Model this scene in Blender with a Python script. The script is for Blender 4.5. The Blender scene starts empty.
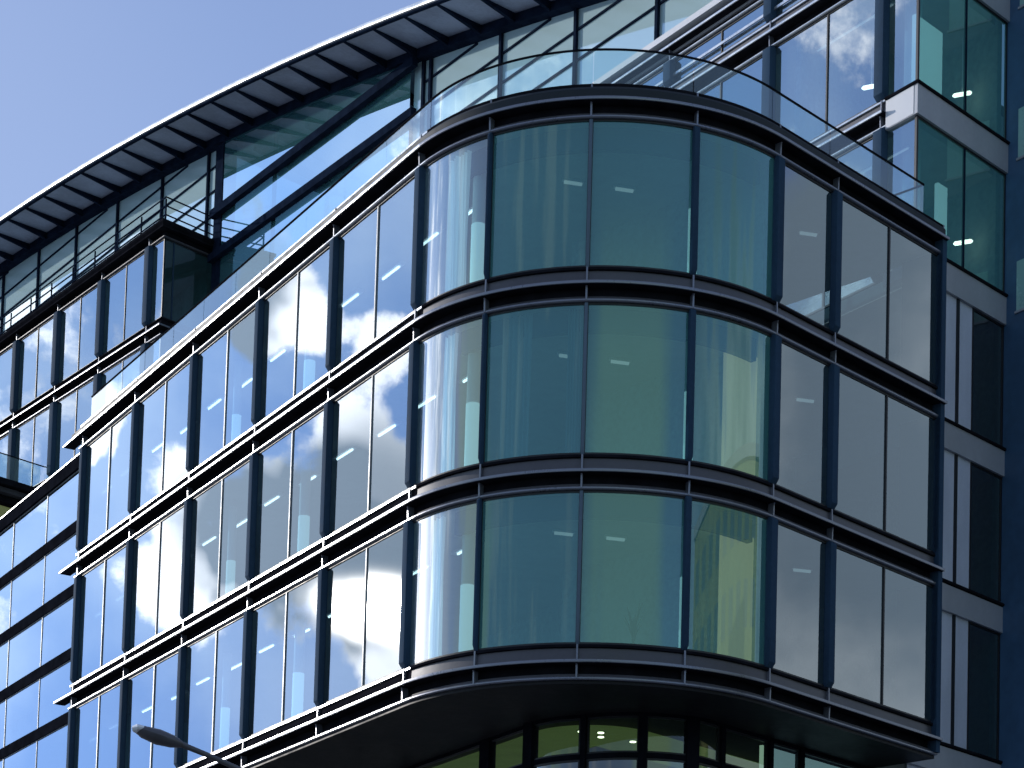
import bpy, bmesh, math, random
from mathutils import Vector, Matrix, noise
random.seed(7)
R = math.radians
CZ = 1.6                      # eye height; all heights below are measured from the eye
scene = bpy.context.scene
COL = scene.collection
V2 = lambda x, y: Vector((x, y))

# ------------------------------------------------------------------ camera
F_PX, PITCH, ROLL, CYP = 2258.84, R(4.32902), R(-1.613925), 1083.63
def make_camera():
    cam = bpy.data.cameras.new('camera'); o = bpy.data.objects.new('camera', cam); COL.objects.link(o)
    cam.sensor_width = 36; cam.sensor_fit = 'HORIZONTAL'; cam.lens = 36*F_PX/1024
    cam.shift_y = (CYP-384)/1024; cam.clip_end = 5000; cam.clip_start = .1
    r0 = Vector((1,0,0)); f0 = Vector((0, math.cos(PITCH), math.sin(PITCH))); u0 = Vector((0,-math.sin(PITCH), math.cos(PITCH)))
    c, s = math.cos(ROLL), math.sin(ROLL)
    rt = c*r0 - s*u0; up = s*r0 + c*u0
    m = Matrix((rt, up, -f0)).transposed().to_4x4(); m.translation = (0,0,CZ)
    o.matrix_world = m; scene.camera = o
make_camera()
def ray(x, y):
    a, b = x-512, CYP-y; c, s = math.cos(ROLL), math.sin(ROLL)
    u, v = (a*c+b*s)/F_PX, (-a*s+b*c)/F_PX
    return Vector((u, math.cos(PITCH)-v*math.sin(PITCH), math.sin(PITCH)+v*math.cos(PITCH)))

# ------------------------------------------------------------------ measured frames
d  = V2(-.5126217, .8586146); nL = V2(-.8586146, -.5126217)
d2 = V2(.6972456, .7168323);  nR = V2(.7168323, -.6972456)
dB = V2(-.602003, .798494);   dR = V2(-.578792, .815475); dW = V2(-.569092, .822274)
P5 = V2(-2.562292, 46.761521); P9 = V2(5.11443, 45.861899)
RAD = 4.872727; WC = 2.231477; BAY = 4.099777
LV = {'A': 23.5395, 'B': 19.6801, 'C': 15.7801, 'D': 11.8801}

class Path:
    """plan polyline walked with the outside on the right hand; offsets are mitred"""
    def __init__(s, pts):
        s.p = [V2(*q) for q in pts]; n = len(s.p)
        s.sn = []; s.u = [0]
        for i in range(n-1):
            h = (s.p[i+1]-s.p[i]); s.u.append(s.u[-1]+h.length); h = h.normalized(); s.sn.append(V2(h.y,-h.x))
        s.vn = []
        for i in range(n):
            a = s.sn[max(i-1,0)]; b = s.sn[min(i,n-2)]; m = (a+b).normalized(); s.vn.append(m/max(m.dot(b),.3))
        s.L = s.u[-1]
    def at(s, u, off=0):
        n = len(s.p)
        if u <= 0: return s.p[0]+(s.p[1]-s.p[0]).normalized()*u+s.sn[0]*off
        if u >= s.L: return s.p[-1]+(s.p[-1]-s.p[-2]).normalized()*(u-s.L)+s.sn[-1]*off
        for i in range(n-1):
            if u <= s.u[i+1]+1e-9:
                t = (u-s.u[i])/(s.u[i+1]-s.u[i])
                if t < 1e-4: return s.p[i]+s.vn[i]*off
                if t > 1-1e-4: return s.p[i+1]+s.vn[i+1]*off
                a = s.p[i].lerp(s.p[i+1], t)
                # blend normals when the turn is gentle (arc), else keep the segment's own
                if s.sn[i].dot(s.sn[max(i-1,0)]) > .9 and s.sn[i].dot(s.sn[min(i+1,n-2)]) > .9 and (s.u[i+1]-s.u[i]) < .5:
                    nn = s.vn[i].lerp(s.vn[i+1], t).normalized()
                else: nn = s.sn[i]
                return a+nn*off
    def nrm(s, u):
        a = s.at(u, 0); b = s.at(u, 1); return (b-a).normalized()
    def us(s, a, b):
        return [a]+[u for u in s.u if a+1e-4 < u < b-1e-4]+[b]

def sweep(bm, path, a, b, prof, caps=True):
    us = path.us(a, b); rings = []
    for u in us:
        ring = []
        for (o, z) in prof:
            q = path.at(u, o); ring.append(bm.verts.new((q.x, q.y, z+CZ)))
        rings.append(ring)
    n = len(prof)
    for i in range(len(rings)-1):
        for j in range(n):
            k = (j+1) % n
            bm.faces.new((rings[i][j], rings[i+1][j], rings[i+1][k], rings[i][k]))
    if caps:
        bm.faces.new(rings[0][::-1]); bm.faces.new(rings[-1])
def rect(o0, o1, z0, z1): return [(o0,z0),(o1,z0),(o1,z1),(o0,z1)]
def post(bm, path, u, w, o0, o1, z0, z1):
    sweep(bm, path, u-w/2, u+w/2, rect(o0, o1, z0, z1))
def quadbox(bm, O, ax, ay, a0, a1, b0, b1, z0, z1):
    vs = []
    for z in (z0, z1):
        for (a, b) in ((a0,b0),(a1,b0),(a1,b1),(a0,b1)):
            q = O+ax*a+ay*b; vs.append(bm.verts.new((q.x, q.y, z+CZ)))
    for f in ((0,3,2,1),(4,5,6,7),(0,1,5,4),(1,2,6,5),(2,3,7,6),(3,0,4,7)): bm.faces.new([vs[i] for i in f])
def prism(bm, pts, z0, z1):
    lo = [bm.verts.new((p.x,p.y,z0+CZ)) for p in pts]; hi = [bm.verts.new((p.x,p.y,z1+CZ)) for p in pts]
    bm.faces.new(lo[::-1]); bm.faces.new(hi); n = len(pts)
    for i in range(n): bm.faces.new((lo[i], lo[(i+1)%n], hi[(i+1)%n], hi[i]))
def tube(bm, pts, rads, seg=12, squash=None):
    pts = [Vector(p) for p in pts]; rings = []
    for i, p in enumerate(pts):
        t = (pts[min(i+1,len(pts)-1)]-pts[max(i-1,0)]).normalized()
        a = t.cross(Vector((0,0,1)))
        if a.length < .01: a = t.cross(Vector((0,1,0)))
        a.normalize(); b = a.cross(t).normalized(); r = rads[i]
        if not isinstance(r, tuple): r = (r, r)
        rings.append([bm.verts.new(p+a*r[0]*math.cos(k*math.tau/seg)+b*r[1]*math.sin(k*math.tau/seg)) for k in range(seg)])
    for i in range(len(rings)-1):
        for k in range(seg): bm.faces.new((rings[i][k], rings[i][(k+1)%seg], rings[i+1][(k+1)%seg], rings[i+1][k]))
    bm.faces.new(rings[0][::-1]); bm.faces.new(rings[-1])

def obj(name, bm, mat, parent=None, smooth=True, bevel=0, angle=32, recalc=True):
    if recalc: bmesh.ops.recalc_face_normals(bm, faces=bm.faces)
    if bevel: bmesh.ops.bevel(bm, geom=[e for e in bm.edges if len(e.link_faces)==2 and e.calc_face_angle(0) > .6], offset=bevel, segments=2, affect='EDGES', profile=.6)
    off = Vector((0,0,0))
    if parent is not None:
        q = parent
        while q is not None: off += q.location; q = q.parent
    for v in bm.verts: v.co -= off
    me = bpy.data.meshes.new(name); bm.to_mesh(me); bm.free(); me.materials.append(mat)
    if smooth:
        for p in me.polygons: p.use_smooth = True
        me.set_sharp_from_angle(angle=R(angle))
    o = bpy.data.objects.new(name, me); COL.objects.link(o)
    if parent is not None: o.parent = parent
    return o
def thing(name, label, cat, loc=(0,0,0), group=None):
    o = bpy.data.objects.new(name, None); COL.objects.link(o); o.location = loc; o.empty_display_size = .3
    tag(o, label, cat, group); return o
def tag(o, label, cat, group=None):
    o['label'] = label; o['category'] = cat
    if group: o['group'] = group
    return o
def struct(o): o['kind'] = 'structure'; return o

# ------------------------------------------------------------------ materials
class NT:
    def __init__(s, nt): s.nt = nt; s.nt.nodes.clear()
    def n(s, t, **k):
        x = s.nt.nodes.new(t)
        for a, b in k.items():
            if a == 'ins':
                for i, v in b.items():
                    if isinstance(v, bpy.types.NodeSocket): s.nt.links.new(v, x.inputs[i])
                    else: x.inputs[i].default_value = v
            else: setattr(x, a, b)
        return x
    def math(s, op, a, b=None, c=None, clamp=False):
        ins = {0: a}
        if b is not None: ins[1] = b
        if c is not None: ins[2] = c
        return s.n('ShaderNodeMath', operation=op, use_clamp=clamp, ins=ins).outputs[0]
    def mapr(s, v, a, b, c=0., e=1., smooth=True):
        return s.n('ShaderNodeMapRange', interpolation_type='SMOOTHSTEP' if smooth else 'LINEAR', ins={0:v,1:a,2:b,3:c,4:e}).outputs[0]
    def mix(s, f, a, b):
        x = s.n('ShaderNodeMix', data_type='RGBA'); 
        for i, v in ((0,f),(6,a),(7,b)):
            if isinstance(v, bpy.types.NodeSocket): s.nt.links.new(v, x.inputs[i])
            else: x.inputs[i].default_value = v
        return x.outputs[2]
def rgb(c): return (c[0], c[1], c[2], 1)
def new_mat(name):
    m = bpy.data.materials.new(name); m.use_nodes = True; return m, NT(m.node_tree)

def paint(name, base, rough=.4, metallic=0., spec=.5, var=.15, scale=1.3, streak=0., coat=0., emis=None, bump=0.):
    m, t = new_mat(name)
    co = t.n('ShaderNodeTexCoord').outputs['Object']
    geo = t.n('ShaderNodeNewGeometry').outputs['Position']
    mp = t.n('ShaderNodeMapping', ins={0: geo, 3: (1,1,.35)}).outputs[0]
    nz = t.n('ShaderNodeTexNoise', ins={0: mp, 2: scale, 3: 5., 4: .6}).outputs[0]
    fine = t.n('ShaderNodeTexNoise', ins={0: geo, 2: scale*14, 3: 3., 4: .6}).outputs[0]
    f = t.math('ADD', t.math('MULTIPLY', nz, .7), t.math('MULTIPLY', fine, .3))
    f = t.mapr(f, .35, .65)
    a = rgb([c*(1-var) for c in base]); b = rgb([min(c*(1+var),1) for c in base])
    colr = t.mix(f, a, b)
    ro = t.mapr(f, 0., 1., max(rough-.07,.02), rough+.07, False)
    ins = {'Base Color': colr, 'Roughness': ro, 'Metallic': metallic, 'Specular IOR Level': spec, 'Coat Weight': coat}
    if bump:
        ins['Normal'] = t.n('ShaderNodeBump', ins={'Strength': bump, 'Distance': .01, 'Height': fine}).outputs[0]
    p = t.n('ShaderNodeBsdfPrincipled', ins=ins)
    if emis:
        p.inputs['Emission Color'].default_value = rgb(emis[0]); p.inputs['Emission Strength'].default_value = emis[1]
    t.n('ShaderNodeOutputMaterial', ins={0: p.outputs[0]})
    return m

def glass(name, tint, r0=.16, gain=1.0, refl=(.93,.97,1.), wav=.25, wscale=.55, power=1.0, haze=.004, film=.03, dcol=(.5,.55,.55), rough2=.085):
    """coated single pane: tinted see-through body, sharp reflection growing with angle, faint wide lobe"""
    m, t = new_mat(name)
    geo = t.n('ShaderNodeNewGeometry').outputs['Position']
    mp = t.n('ShaderNodeMapping', ins={0: geo, 3: (1,1,.45)}).outputs[0]
    nz = t.n('ShaderNodeTexNoise', ins={0: mp, 2: wscale, 3: 1.5, 4: .4}).outputs[0]
    bp = t.n('ShaderNodeBump', ins={'Strength': wav, 'Distance': .01, 'Height': nz}).outputs[0]
    gn = t.n('ShaderNodeNewGeometry')
    cs = t.math('ABSOLUTE', t.n('ShaderNodeVectorMath', operation='DOT_PRODUCT', ins={0: gn.outputs['Incoming'], 1: gn.outputs['Normal']}).outputs['Value'])
    fr = t.math('POWER', t.math('SUBTRACT', 1.0, cs), 3.0)
    f = t.math('MULTIPLY_ADD', fr, gain, r0, clamp=True)
    g1 = t.n('ShaderNodeBsdfGlossy', ins={'Color': rgb(refl), 'Roughness': .004, 'Normal': bp}).outputs[0]
    g2 = t.n('ShaderNodeBsdfGlossy', distribution='BECKMANN', ins={'Color': rgb(refl), 'Roughness': rough2, 'Normal': bp}).outputs[0]
    g = t.n('ShaderNodeMixShader', ins={0: haze, 1: g1, 2: g2}).outputs[0]
    tr = t.n('ShaderNodeBsdfTransparent', ins={0: rgb(tint)}).outputs[0]
    df = t.n('ShaderNodeBsdfDiffuse', ins={0: rgb(dcol)}).outputs[0]
    body = t.n('ShaderNodeMixShader', ins={0: film, 1: tr, 2: df}).outputs[0]  # even diffuse tint mixed into the see-through body
    o = t.n('ShaderNodeMixShader', ins={0: f, 1: body, 2: g}).outputs[0]
    t.n('ShaderNodeOutputMaterial', ins={0: o}); return m

def matte(name, base, var=.2):
    m, t = new_mat(name)
    geo = t.n('ShaderNodeNewGeometry').outputs['Position']
    nz = t.n('ShaderNodeTexNoise', ins={0: geo, 2: 2.5, 3: 4.}).outputs[0]
    c = t.mix(t.mapr(nz, .35, .65), rgb([x*(1-var) for x in base]), rgb([x*(1+var) for x in base]))
    t.n('ShaderNodeOutputMaterial', ins={0: t.n('ShaderNodeBsdfDiffuse', ins={0: c}).outputs[0]}); return m
def emit(name, c, s):
    m, t = new_mat(name)
    e = t.n('ShaderNodeEmission', ins={0: rgb(c), 1: s}).outputs[0]
    t.n('ShaderNodeOutputMaterial', ins={0: e}); return m

M = {}
M['glass']  = glass('coated_glass', (.40,.60,.68), r0=.12, gain=1.25, wav=.13, haze=.016)
M['glass_edge'] = glass('curved_edge_glass', (.40,.62,.68), r0=.20, gain=1.2, wav=.08, wscale=.7, film=.20, dcol=(.35,.5,.55), haze=.28, rough2=.36)
M['glass_curve']  = glass('curved_glass', (.34,.56,.58), r0=.10, gain=1.2, refl=(.70,.97,.95), wav=.10, wscale=.7, film=.30, dcol=(.19,.58,.56))
M['glass_shade']  = glass('shade_glass', (.30,.46,.52), r0=.18, gain=1.3, wav=.10, film=.12, dcol=(.2,.3,.33))
M['glass_pav'] = glass('pavilion_glass', (.25,.5,.55), r0=.26, gain=1.3, wav=.06, film=.5, dcol=(.10,.30,.34))
M['glass_rail'] = glass('balustrade_glass', (.72,.88,.90), r0=.05, gain=.85, wav=.08, film=.12, dcol=(.6,.8,.88))
M['glass_dark'] = glass('dark_glass', (.10,.24,.26), r0=.05, gain=.9, wav=.15)
M['glass_low'] = glass('low_glass', (.42,.6,.45), r0=.05, gain=.8, wav=.3)
M['dark']   = matte('dark_anodised_metal', (.013,.013,.017))
M['band']   = paint('band_metal', (.072,.070,.082), .45, metallic=.1, var=.14, scale=.8)
M['coping'] = paint('coping_metal', (.022,.028,.034), .6, spec=.2, var=.1)
M['blackband'] = matte('black_band', (.008,.009,.013))
M['mull']   = paint('grey_mullion', (.22,.24,.27), .5, metallic=.2, var=.08)
M['nose']   = paint('polished_nose', (.19,.20,.24), .32, metallic=.4, var=.1)
M['fin']    = paint('slate_blue_metal', (.028,.056,.096), .85, spec=.06, metallic=.0, var=.14, scale=.7)
M['fin_light'] = paint('light_slate_metal', (.09,.13,.17), .5, spec=.3, var=.1)
M['alu']    = paint('silver_aluminium', (.42,.44,.47), .3, metallic=.6, var=.08)
M['black']  = paint('black_gasket', (.008,.009,.012), .5)
M['soffit'] = paint('black_soffit', (.013,.013,.015), .6, spec=.2, var=.35, scale=.5)
M['ceiling']= paint('office_ceiling', (.42,.46,.44), .8, var=.1)
M['floor']  = paint('office_floor', (.10,.11,.11), .7, var=.2)
M['core']   = paint('office_core', (.30,.38,.34), .8, var=.35, scale=.5)
M['cream_glow']  = paint('glowing_cream_partition', (.62,.56,.26), .7, var=.1, scale=.5, emis=((.9,.68,.42),.40))  # room light on the partition put in as glow
M['white']  = paint('white_plaster', (.72,.75,.74), .6, var=.05)
M['pale_glow']  = paint('pale_cyan_glow', (.8,.9,.9), .6, var=.04, emis=((.62,.88,.88), .6))  # weak glow stands for light falling on columns and screens
M['bulk']    = paint('blue_bulkhead', (.02,.05,.12), .7, var=.2)
M['curtain']= paint('glowing_white_curtain', (.75,.85,.88), .8, var=.06, emis=((.7,.85,.9), .3))  # sunlight on the cloth put in as a weak glow
M['cladding'] = glass('pale_glazed_cladding', (.3,.4,.4), r0=.10, gain=.7, wav=.05, film=.97, dcol=(.46,.63,.67), haze=0)
M['frame']  = matte('dark_blue_steel', (.011,.018,.036))
M['canopy'] = paint('canopy_soffit', (.27,.31,.42), .6, spec=.2, var=.18, scale=.6)
M['fascia'] = paint('canopy_fascia', (.55,.57,.60), .32, metallic=.3)
M['spandrel'] = paint('grey_spandrel', (.36,.37,.40), .45, metallic=.1, var=.08, scale=.6)
M['spandrel_sunlit'] = paint('sunlit_spandrel', (.5,.51,.54), .5, metallic=.1, var=.02)  # sunlit copy of the grey spandrel, the light put into its colour
M['shade_panel'] = paint('pale_blind_panel', (.50,.53,.62), .45, var=.08, spec=.6)
M['tower']  = paint('navy_panel', (.05,.12,.22), .5, var=.2, scale=.25)
M['towerwin'] = paint('pale_green_window', (.30,.50,.46), .3, var=.1)
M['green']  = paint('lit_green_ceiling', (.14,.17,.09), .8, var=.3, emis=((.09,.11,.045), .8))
M['tube']   = emit('ceiling_tube', (.95,1.,1.), 3.2)
M['tube_dim'] = emit('dim_ceiling_tube', (.9,1.,1.), .38)
M['spot']   = emit('downlight', (1.,.92,.75), 6.)
M['lampgrey'] = paint('lamp_grey_paint', (.08,.08,.085), .35, spec=.6)
M['lens']   = paint('lamp_lens', (.85,.87,.88), .3)
M['asphalt']= paint('asphalt', (.05,.05,.052), .85, var=.25, scale=.6, bump=.5)
M['paving'] = paint('paving', (.13,.14,.16), .8, var=.15, scale=1.2, bump=.3)
M['stone']  = paint('ochre_stone', (.26,.27,.10), .8, var=.2, scale=.5)
M['stone2'] = paint('pale_render', (.14,.20,.20), .8, var=.15, scale=.3)
M['winback']= paint('dark_window', (.12,.15,.12), .3)
M['leaf']   = paint('leaf', (.02,.05,.02), .5)
M['pot']    = paint('clay_pot', (.12,.11,.1), .6)

# ------------------------------------------------------------------ main corner block
mp = [P5+d*(BAY*(5-i)) for i in range(6)]
hd = math.atan2(-d.y, -d.x)
cen = P5+RAD*V2(-math.sin(hd), math.cos(hd))
SEG = 10
for k in range(1, 4*SEG+1):
    a = hd+WC/RAD*k/SEG; mp.append(cen+RAD*V2(math.sin(a), -math.cos(a)))
mp += [P9+d2*(BAY*.5), P9+d2*(BAY*1.5)]
NOSE = Path(mp); NO = .12
MAIN = Path([NOSE.p[i]-NOSE.vn[i]*NO for i in range(len(mp))])
ARC0 = BAY*5; S = WC
FU = [BAY*i for i in range(6)]
_arcu = [MAIN.u[5+SEG*k] for k in range(0,5)]
FU = FU[:5]+_arcu+[_arcu[-1]+BAY*.5, _arcu[-1]+BAY*1.5]       # F0..F11
END = FU[11]
bld = thing('office_building', 'curved glass corner office block with three glazed storeys over a dark soffit', 'office building', (P5.x, P5.y, 0))

BANDP = {
 'sill':  [(-.04,.29),(.055,.29),(.07,.30),(.07,.345),(.055,.36),(-.04,.36)],
 'upstand': [(-.05,.005),(.04,.005),(.02,.288),(-.05,.288)],
 'ledge': [(-.10,-.055),(.19,-.055),(.218,-.045),(.22,-.03),(.218,0),(-.10,.003)],
 'nose_trim': [(.220,-.056),(.246,-.052),(.250,-.028),(.246,.004),(.220,.010)],
 'shade_recess': [(-.14,-.235),(-.07,-.235),(-.07,-.057),(-.14,-.057)],  # dark strip that carries the shade under the ledge
 'spandrel': [(-.12,-.30),(.02,-.30),(.0,-.237),(-.12,-.237)],
 'lip':   [(-.05,-.37),(.075,-.37),(.095,-.35),(.095,-.325),(.075,-.302),(-.05,-.302)],
}
def prof(key, z): return [(o, z+q) for o, q in BANDP[key]]
def band(path, a, b, z, parent, ext=(0,0), fins=(), mats=None, fade=None, keys=('sill','upstand','ledge','nose_trim','shade_recess','spandrel','lip')):
    mm = dict(sill='dark', upstand='band', ledge='dark', shade_recess='dark', nose_trim='nose', spandrel='band', lip='nose')  # ledge and the strip below it are dark to hold their shade
    if mats: mm.update(mats)
    root = None
    for k in ('ledge','nose_trim','shade_recess','upstand','sill','spandrel','lip'):
        if k not in keys: continue
        bm = bmesh.new()
        e0, e1 = (ext if k in ('ledge','nose_trim') else (ext[0]*.25, ext[1]*.25))
        sweep(bm, path, a-e0, b+e1, prof(k, z))
        o = obj(k, bm, M[mm[k]], parent if root is None else root)
        if root is None: root = o
    for u in fins:
        bm = bmesh.new()
        sweep(bm, path, u-.018, u+.018, [(-.04,z-.36),(.085,z-.36),(.10,z-.34),(.11,z-.08),(.125,z-.06),(.125,z+.006),(.09,z+.012),(.085,z+.35),(-.04,z+.35)])
        obj('web_plate', bm, M['nose'], root)
    return root

DK = dict(upstand='dark', spandrel='dark', ledge='dark', nose_trim='alu', sill='alu', lip='alu')  # left run: sunlit edges paler, shaded faces darker, put into the metals
for key, z in LV.items():
    band(MAIN, 0, FU[5]+.25, z, bld, ext=(1.15 if key != 'A' else 1.3, .0), fins=FU[:6], mats=DK, fade=(.12,.0))
    band(MAIN, FU[5]+.252, END, z, bld, fins=FU[6:])
# coping above the top ledge
bm = bmesh.new(); sweep(bm, MAIN, -.9, END, [(-.6,LV['A']+.02),(.10,LV['A']+.02),(.13,LV['A']+.06),(.13,LV['A']+.22),(.07,LV['A']+.29),(-.6,LV['A']+.29)])
obj('coping', bm, M['coping'], bld)

def window(path, a, b, z0, z1, parent, mat, mull=None, mmat='alu', fw=.045, off=0.0, tilt=.0022, fr='black', curved=False, fmat=None, horiz=()):
    bm = bmesh.new()
    sweep(bm, path, a, b, rect(off-.04, off+.022, z0, z0+fw)); sweep(bm, path, a, b, rect(off-.04, off+.022, z1-fw, z1))
    post(bm, path, a+fw/2, fw, off-.038, off+.02, z0+fw, z1-fw); post(bm, path, b-fw/2, fw, off-.038, off+.02, z0+fw, z1-fw)
    w = obj('window', bm, M[fmat or fr], parent)
    cuts = [a+fw]+[m for m in (mull or [])]+[b-fw]
    for i in range(len(cuts)-1):
        c0, c1 = cuts[i]+(.02 if i else 0), cuts[i+1]-(.02 if i < len(cuts)-2 else 0)
        bm = bmesh.new(); us = path.us(c0, c1)
        tx, tz = random.uniform(-tilt, tilt), random.uniform(-tilt, tilt)
        lo, hi = [], []
        for u in us:
            s_ = (u-(c0+c1)/2)*tx; hz = (z1-z0)/2*tz
            if curved: s_ = 0
            q = path.at(u, off+s_-hz); lo.append(bm.verts.new((q.x,q.y,z0+fw+CZ)))
            q = path.at(u, off+s_+hz); hi.append(bm.verts.new((q.x,q.y,z1-fw+CZ)))
        for j in range(len(us)-1): bm.faces.new((lo[j],lo[j+1],hi[j+1],hi[j]))
        p = obj('pane', bm, M[mat], w, angle=60, recalc=False)
    for m in (mull or []):
        bm = bmesh.new(); post(bm, path, m, .045, off-.03, off+.03, z0+fw, z1-fw); obj('mullion', bm, M[mmat], w)
    return w
def fin(path, u, z0, z1, parent, w=.34, dep=.20, mat='fin'):
    bm = bmesh.new(); us = path.us(u-w/2, u+w/2)
    # a box with its lower and upper outer ends cut on the slant
    rings = []
    for uu in (u-w/2, u+w/2):
        ring = []
        for (o, z) in ((-.02,z0),(dep*.45,z0),(dep,z0+.11),(dep,z1-.05),(dep*.6,z1),(-.02,z1)):
            q = path.at(uu, o); ring.append(bm.verts.new((q.x,q.y,z+CZ)))
        rings.append(ring)
    n = 6
    for j in range(n): bm.faces.new((rings[0][j], rings[1][j], rings[1][(j+1)%n], rings[0][(j+1)%n]))
    bm.faces.new(rings[0][::-1]); bm.faces.new(rings[1])
    f = obj('fin', bm, M[mat], parent, bevel=.012)
    return f
lev = ['A','B','C','D']
for r in range(3):
    zt, zb = LV[lev[r]]-.372, LV[lev[r+1]]+.362
    for i in range(11):
        a, b = FU[i], FU[i+1]
        if i < 5:   window(MAIN, a, b, zb, zt, bld, 'glass', [(a+b)/2+.02], 'mull')
        elif i < 9: window(MAIN, a, b, zb, zt, bld, 'glass_edge' if i == 5 else 'glass_curve', None, curved=True)
        elif i == 9: window(MAIN, a, b, zb, zt, bld, 'glass_shade', None, tilt=.001)
        else: window(MAIN, a, b, zb, zt, bld, 'glass_shade', [(a+b)/2], 'black', tilt=.001)
    for i, u in enumerate(FU):
        w = .20 if i <= 5 or i in (9,10) else (.34 if i == 11 else (.12 if i == 8 else .07))
        dep = .15 if i not in (6,7,8) else (.13 if i != 7 else .06)
        if i == 11: w = .14
        fin(MAIN, u-(w/2 if i == 11 else 0), LV[lev[r+1]]+.36, LV[lev[r]]-.36, bld, w, dep, 'fin' if i != 7 else 'fin_light')
        if i in (0,1,2,3,4,5):   # bright gasket strip beside each left hand fin
            bm = bmesh.new(); post(bm, MAIN, u-.13, .035, -.02, .03, zb+.02, zt-.02); obj('glazing_bead', bm, M['alu'], bld)
# end posts and walls
def wallbox(O, ax, ay, a0, a1, b0, b1, z0, z1, mat, name, parent):
    bm = bmesh.new(); quadbox(bm, O, ax, ay, a0, a1, b0, b1, z0, z1); return obj(name, bm, M[mat], parent)
P0 = MAIN.at(0); P11 = MAIN.at(END)
wallbox(P0, d, -nL, .02, .42, .0, 9, LV['D']-.3, LV['A']+.2, 'glass_shade' and 'cladding', 'end_wall', bld)
wallbox(P11, d2, -nR, -.14, .02, -.16, .95, LV['D']-.32, LV['A']+.0, 'fin', 'corner_post', bld)
# slabs, core, roof
def ins(off_l, off_r):   # intersection of the two facade lines pushed inside
    A = P5-nL*off_l; B = P9-nR*off_r
    det = d.x*(-d2.y)+d2.x*d.y; rx, ry = B.x-A.x, B.y-A.y
    t = (rx*(-d2.y)+d2.x*ry)/det
    return A+d*t
def plan(off, back=14):
    pts = [MAIN.at(u, off) for u in MAIN.us(0.02, END-.02)]
    return pts+[P11-nR*7, ins(13,13), P0-nL*11]
for k in 'ABCD':
    bm = bmesh.new(); prism(bm, plan(-.22), LV[k]-.30, LV[k]+.25); obj('floor_slab', bm, M['ceiling'], bld, smooth=False)
for i,k in enumerate('BCD'):
    bm = bmesh.new(); prism(bm, plan(-.3), LV[k]+.254, LV[k]+.27); obj('carpet', bm, M['floor'], bld, smooth=False)
ap = ins(6.0, 6.0)
bm = bmesh.new(); e = P0-nL*6; g = P11-nR*6
prism(bm, [ap, g, g+V2(.2,1)*3, ap+V2(-.2,9), e+V2(2,2), e], LV['D']+.25, LV['A']-.3); obj('core_wall', bm, M['core'], bld, smooth=False)
bm = bmesh.new(); q = MAIN.at(FU[9]+.3,-.5); quadbox(bm, q, d2, -nR, -.06, .06, 0, 5.6, LV['D']+.26, LV['A']-.31); obj('sun_block_wall', bm, M['core'], bld, smooth=False)  # unseen wall added to keep the sun off the right-hand rooms
# partition seen through the right of the curve
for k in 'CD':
    bm = bmesh.new(); sweep(bm, MAIN, FU[8]+1.35, FU[9]+.25, rect(-.7,-.6,LV[k]+.27,LV[k]+3.3)); obj('partition', bm, M['cream_glow'], bld)
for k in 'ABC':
    bm = bmesh.new(); sweep(bm, MAIN, FU[5]+1.0, FU[9], rect(-.6,-.45,LV[k]-.78,LV[k]-.31)); obj('bulkhead', bm, M['bulk'], bld)
# inside columns
for k in 'BCD':
    for (u, o, rr) in [(21.71,-.7,.14),(27.3,-.55,.09),(12.79,-1.1,.13),(8.41,-1.1,.11)]:
        q = MAIN.at(u, o); bm = bmesh.new()
        tube(bm, [(q.x,q.y,LV[k]+.27+CZ),(q.x,q.y,LV[k]+3.5+CZ)], [rr,rr], 20); cc = obj('column', bm, M['white'], bld)
        bm = bmesh.new(); tube(bm, [(q.x,q.y,LV[k]+.275+CZ),(q.x,q.y,LV[k]+2.05+CZ)], [rr+.012,rr+.012], 20); obj('column_sunlit_part', bm, M['pale_glow'], cc)  # sunlit lower half of the column, put in as a glowing sleeve

# soffit and recessed ground storeys
bm = bmesh.new(); sweep(bm, MAIN, 0, END, rect(-3.6, .02, LV['D']-.44, LV['D']-.375)); obj('soffit', bm, M['soffit'], bld)
OFF = -3.0
def loff(u):
    ks = [(FU[5],-2.93),(FU[7],-2.62),(FU[9],-1.72)]
    if u <= ks[0][0]: return ks[0][1]
    for (a,x),(b,y) in zip(ks,ks[1:]):
        if u <= b: return x+(y-x)*(u-a)/(b-a)
    return ks[-1][1]
lowpath = Path([MAIN.at(u, loff(u)) for u in MAIN.us(.05, END-.05)])
ZS = LV['D']-.44
cu = [0,4.05,8.14,12.24,14.99,18.86,20.75,22.23,23.51,24.59,25.49,27.16,28.29,30.9]
cwid = {18.86:.42,20.75:.36,24.59:.28,23.51:.18}
for i in range(len(cu)-1):
    a, b = cu[i]+.07, cu[i+1]-.07
    window(lowpath, a, b, ZS-.85, ZS-.06, bld, 'glass_low' if a < 27 else 'glass_shade', None, curved=True)
    window(lowpath, a, b, ZS-3.6, ZS-.95, bld, 'glass', None, curved=True)
M['low_panel'] = paint('glowing_grey_green_blind', (.34,.40,.38), .5, var=.1, emis=((.3,.36,.34), 1.3))  # light on the blind put in as glow
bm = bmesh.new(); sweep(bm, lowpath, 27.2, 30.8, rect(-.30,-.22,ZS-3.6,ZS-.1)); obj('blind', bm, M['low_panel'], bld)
for c in cu:
    bm = bmesh.new(); post(bm, lowpath, c, cwid.get(c,.12), -.1, .09, ZS-3.6, ZS); obj('lower_column', bm, M['blackband'], bld)
bm = bmesh.new(); sweep(bm, lowpath, 0, lowpath.L, rect(-.05,.06,ZS-.95,ZS-.85)); sweep(bm, lowpath, 0, lowpath.L, rect(-.05,.07,ZS-.06,ZS-.001)); obj('transom', bm, M['blackband'], bld)
lowin = Path([MAIN.at(u, OFF-1.6) for u in MAIN.us(.05, END-.05)])
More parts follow.
